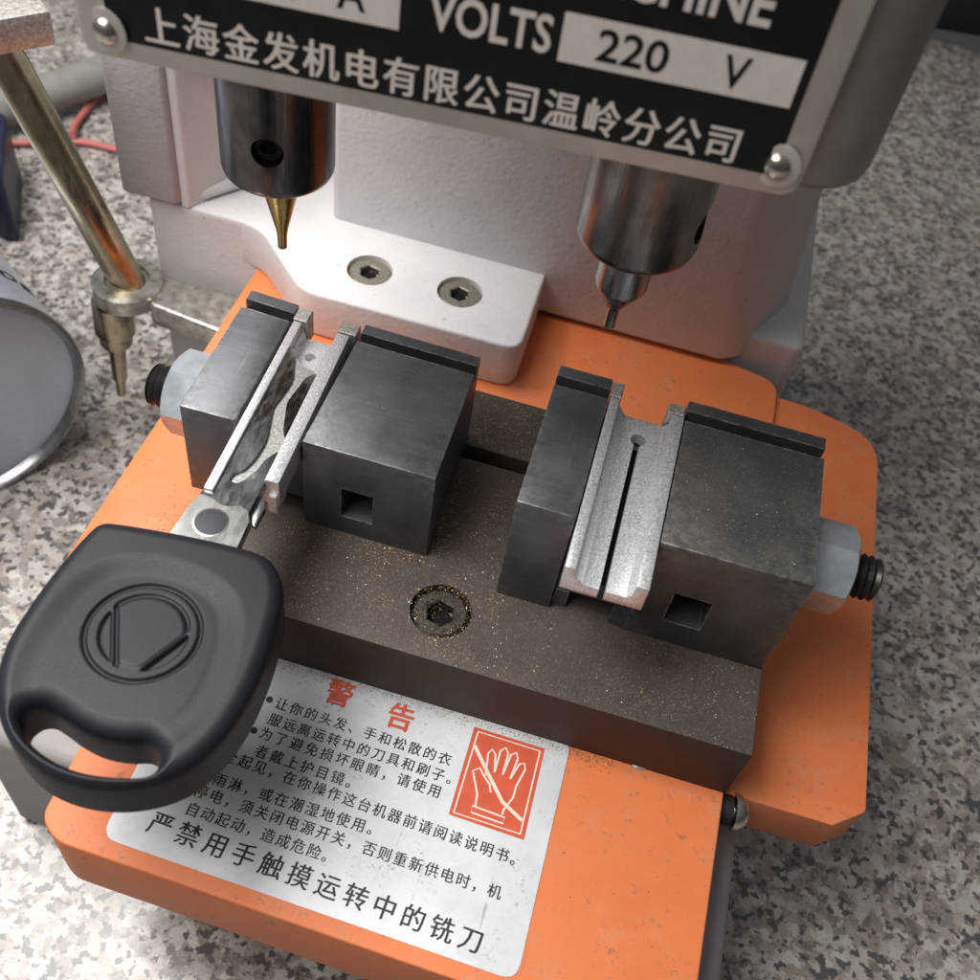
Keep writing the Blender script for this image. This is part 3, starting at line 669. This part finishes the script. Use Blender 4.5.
lip0, lip1 = [(8.05, -50.2), (8.45, -45), (9.0, -42.4)], [(18.0, -44.6), (18.25, -50)]
neck = [KW(4.9, -3.3), KW(-4.5, -3.3)]
tip = curve([(9.4, -9.2), (9.9, -7.5), (11.2, -9.0), (12.2, -11.8), (13.1, -15.0), (12.9, -18.8), (12.6, -21.8), (13.4, -25.2), (14.2, -29), (14.1, -32.8), (13.4, -35.6), (12.3, -37.0), (12.2, -38.4), (13.6, -38.4), (15.0, -35.6), (15.7, -32.4), (17.3, -29.6)])
bm = NB(); prism(bm, BP(lip0+[(9.3, -20), (9.4, -9.2), (10.2, -7.7), (11.6, -9.4), (13.4, -10.8), (15.6, -11.2), (17.3, -13.5), (17.3, -43.0)]+lip1)+neck, ZBL-2.2, ZBL-.5)
blade = part('key_blade', bm, M['track'], key)
top = lambda e: all(v.co.z > ZBL-.1 for v in e.verts)
bm = NB(); prism(bm, BP(lip0+[(9.3, -20)]+tip+[(17.3, -43.0)]+lip1)+neck, ZBL-.7, ZBL); bevel(bm, .07, 1, 40, top)
part('polished_face', bm, M['blade'], blade)
bm = NB(); prism(bm, BP([(17.3, -11.0)]+curve([(16.6, -11.6), (15.0, -13.4), (14.6, -16), (14.2, -19.8), (14.9, -22.7), (15.9, -26), (17.3, -28.2)])), ZBL-.7, ZBL-.02); bevel(bm, .07, 1, 40, top)
part('polished_sliver', bm, M['blade'], blade)
bm = NB(); prism(bm, BP([(17.3, -43.2), (18.1, -44.5), (18.9, -45.0), (19.0, -41.0), (18.2, -39.2), (17.3, -38.9)]), ZBL-2.2, ZBL-.9); bevel(bm, .25, 2); part('shoulder_stop', bm, M['shank'], blade)
bm = NB(); prism(bm, BP([(18.2, -49.8), (17.95, -44.9), (17.0, -43.0)]+curve([(15.6, -42.6), (13.2, -43.4), (10.8, -42.6), (9.1, -42.5)], 4)+[(8.5, -45), (8.12, -49.8)])+[KW(-4.45, -3.2), KW(4.85, -3.2)], ZBL-.6, ZBL+.03); part('shank_face', bm, M['shank'], blade)
px_, py_ = BP([(12.75, -46.9)])[0]
bm = NB(); lathe(bm, (px_, py_, ZBL-.1), (0, 0, 1), [(0, 2.7), (.16, 2.7), (.20, 2.5)], 40); part('pivot_ring', bm, M['shank'], blade)
bm = NB(); lathe(bm, (px_, py_, ZBL-.1), (0, 0, 1), [(0, 2.4), (.26, 2.4), (.29, 2.3)], 40); part('pivot_pin', bm, M['pin'], blade)

# ================================================================ guide rod on its bracket
rod = thing('guide_rod', 'brass coloured leaning guide rod in a nickel eye clamp left of the column', 'guide rod', (-49, 38, -47))
r0, r1 = Vector((-49.5, 38, -47)), Vector((-71.0, 38, 13.5))
bm = NB(); d = r1-r0; lathe(bm, r0-d*.02, d, [(0, 4.0), (d.length*.86, 4.0), (d.length*.865, 3.8), (d.length*1.02, 3.8)], 40); part('rod', bm, M['brass'], rod)
bm = NB()
lathe(bm, (-49.5, 38, -51.5), (0, 0, 1), [(0, 7.6), (.6, 8.2), (4.6, 8.2), (5.2, 7.6), (5.2, 5.2), (4.4, 4.8), (4.4, 0)], 48)
part('eye_clamp', bm, M['nickel'], rod)
bm = NB(); prism(bm, rounded([(-44, 43.5), (-42, 33), (-14, 29.5), (-14, 44.5)], 1.5), -54, -47.6); bevel(bm, 1.8, 3, 40); part('clamp_arm', bm, M['nickel'], rod)
bm = NB(); pr = [(0, 5.0)]
pr = [(0, 4.9), (9, 4.9), (9.6, 4.5), (9.7, 3.9), (12.6, 4.0), (13.2, 3.7), (13.4, 2.3), (15, 2.1), (25, 1.9), (26.2, 1.3), (31, 1.15), (31.6, 0)]
lathe(bm, (-53.2, 36, -53), (-.05, -.06, -1), pr, 32); part('knurled_stop_pin', bm, M['brass'], rod)
bm = NB()
e = Vector((7.2, 8.1, 0)).normalized(); n_ = Vector((-e.y, e.x, 0)); P = Vector((-53.2, 35.0, 0))
q = [P-e*34, P, P+n_*11, P-e*34+n_*11]
prism(bm, [(x.x, x.y) for x in [P-e*40, P, P+n_*26, P-e*40+n_*26]], 12, 19); bevel(bm, .9, 2); part('rod_bracket', bm, M['bracket'], rod)

# ================================================================ aerosol can
can = thing('aerosol_can', 'blue white spray can lying on the granite with its metal base facing out', 'spray can', (-74.3, .5, -95))
phi = math.radians(145); ca = Vector((math.cos(phi), math.sin(phi), 0)); c0 = Vector((-74.3, .5, -65))
bm = NB(); lathe(bm, c0, ca, [(2.2, 28.8), (3.0, 29.6), (150, 29.6), (158, 22), (162, 14)], 72); part('can_body', bm, M['canw'], can)
bm = NB(); lathe(bm, c0, ca, [(3.2, 29.75), (2.0, 30.2), (.6, 30.3), (-.2, 29.9), (-.3, 29.2), (.5, 28.5), (2.2, 28.0)], 72, False); part('base_rim', bm, M['canrim'], can)
bm = NB(); lathe(bm, c0, ca, [(2.2, 28.05), (3.2, 27.2), (7.5, 22), (10.8, 14), (12.3, 6), (12.7, 0)], 72, False); part('concave_base', bm, M['canm'], can)
bm = NB(); vs, fs = glyphs('400g', .008); a, b, c, d = bbox(vs); cu_, cw_ = frame_of(ca)
def on_can(x, y):
    th = math.radians(113+(x-a)/(b-a)*43); ax_ = 12.8+(y-c)/(d-c)*4.6
    return c0+ca*ax_+(cu_*math.cos(th)+cw_*math.sin(th))*29.68
put_glyphs(bm, vs, fs, on_can); part('can_lettering', bm, M['print'], can, 0)

# ================================================================ things behind
bm = NB(); tube(bm, smooth_path([(-210, 118, -93.8), (-150, 129.5, -93.4), (-136, 135.5, -93.4), (-124, 141.0, -93.4), (-108, 142.5, -93.4), (-88, 150, -93.4), (-60, 175, -93.4)], 8), 1.15)
tube(bm, smooth_path([(-127, 139.5, -90.4), (-131, 152, -92.5), (-132.5, 176, -93.3), (-128, 215, -93.4)], 8), 1.15)
solo('red_cable', bm, M['cable'], (-130, 140, -95), label='thin red cable lying across the granite behind the brass rod', category='cable')
bm = NB(); tube(bm, smooth_path([(-200, 70, -86), (-158, 128, -86), (-134, 165, -86), (-118, 205, -86)], 8), 6.2, 20)
solo('grey_hose', bm, M['hose'], (-145, 150, -95), label='thick grey hose lying on the counter at the upper left edge', category='hose')
bm = NB(); prism(bm, rounded([(140, 376), (260, 396), (260, 470), (140, 450)], 4), -95, -30); bevel(bm, 2, 2, 50)
for k in range(5): box(bm, 150+k*16, 158+k*16, 384+k*2.6, 390+k*2.6, -29.9, -29)
solo('black_case', bm, M['black'], (200, 420, -95), label='black case standing behind the granite at the upper right corner', category='case')

bm = NB(); prism(bm, rounded([(-175, 90), (-117, 88), (-133, 118), (-180, 120)], 3), -95, -72); bevel(bm, 1.5, 3, 50)
solo('navy_box', bm, M['navy'], (-140, 100, -95), label='dark navy box at the left edge just behind the spray can', category='box')

# ================================================================ metal filings
bm = NB(); rnd = random.Random(3)
def flake(x, y, z, s, mi):
    a = rnd.random()*6.283; vs3 = []
    l = s*(.6+rnd.random()*1.6); w = s*(.3+.4*rnd.random()); h = s*(.15+.4*rnd.random())
    for dx, dy, dz in ((-l, 0, 0), (l*.6, w, 0), (l*.5, -w, 0), (0, 0, h)):
        vs3.append(bm.verts.new((x+dx*math.cos(a)-dy*math.sin(a), y+dx*math.sin(a)+dy*math.cos(a), z+dz)))
    for f in ((0, 1, 3), (1, 2, 3), (2, 0, 3), (0, 2, 1)):
        fc = bm.faces.new([vs3[i] for i in f]); fc.material_index = mi
gs = lambda m, s: rnd.gauss(m, s)
n = 0
while n < 3600:        # rail top, thick near the screw and beside the left clamp
    x, y = (rnd.uniform(22, 103), rnd.uniform(-47.6, -4.6)) if rnd.random() < .35 else (gs(46, 9), gs(-30, 9))
    if not (4 < x < 103 and -47.7 < y < -4.6): continue
    if (x < 43 and y > -28.8) or (x > 56 and y > -31.9): continue
    if noise.noise((x*.25, y*.25, 0)) < -.12 and rnd.random() < .7: continue
    flake(x, y, -25.58, .045+.11*rnd.random()**4, 0 if rnd.random() < .7 else 1); n += 1
for k in range(900):   # heaped against the left clamp and in the screw recess
    t = rnd.random()
    if t < .45: flake(43.2+abs(rnd.gauss(0, 2.2)), rnd.uniform(-28, -6), -25.56+.2*rnd.random(), .07+.14*rnd.random()**3, rnd.choice((0, 0, 1, 2)))
    elif t < .75: flake(rnd.uniform(24, 43), -28.9-abs(rnd.gauss(0, 1.6)), -25.56+.15*rnd.random(), .07+.14*rnd.random()**3, rnd.choice((0, 0, 1, 2)))
    else:
        a_ = rnd.random()*6.283; r_ = 5.0+rnd.gauss(0, .5); flake(48.6+r_*math.cos(a_), -38.4+r_*math.sin(a_), -25.6 if r_ > 5.3 else -26.2, .06+.12*rnd.random()**2, rnd.choice((0, 0, 1)))
for k in range(120): flake(rnd.uniform(56, 103), rnd.uniform(-47.5, -32.5), -25.58, .05+.12*rnd.random()**3, 1)
for k in range(260): flake(rnd.uniform(42.9, 56), rnd.uniform(-1.2, 13), -25.18, .06+.1*rnd.random()**2, 0 if rnd.random() < .5 else 1)
for k in range(2600):   # along the sticker's upper edge under the rail
    x = rnd.uniform(20, 84); flake(x, -48.05-abs(rnd.gauss(0, .7+.7*(noise.noise((x*.2, 0, 0))+.5))), ZS+.15, .05+.11*rnd.random()**2, rnd.choice((0, 0, 2, 2, 1)))
for k in range(1000):   # heap on the orange plate left of the clamp
    x, y = gs(-7, 3.2), gs(-28, 5)
    if -20 < x < -.9 and -41 < y: flake(x, y, -42.58, .06+.12*rnd.random()**2, 0 if rnd.random() < .6 else 2)
for k in range(90): flake(rnd.uniform(-1, 43), rnd.uniform(-28, -5), -4.22, .05+.07*rnd.random()**2, 1) if rnd.random() < .6 else None
for k in range(240): flake(rnd.uniform(79.5, 102.8), rnd.uniform(-31, -7), .03, .05+.06*rnd.random()**2, 1)
solo('metal_filings', bm, [M['brassdust'], M['steeldust'], M['dirt']], (40, -20, -40), 0, kind='stuff', label='fine brass and steel filings scattered over the rail and orange plate', category='metal filings')
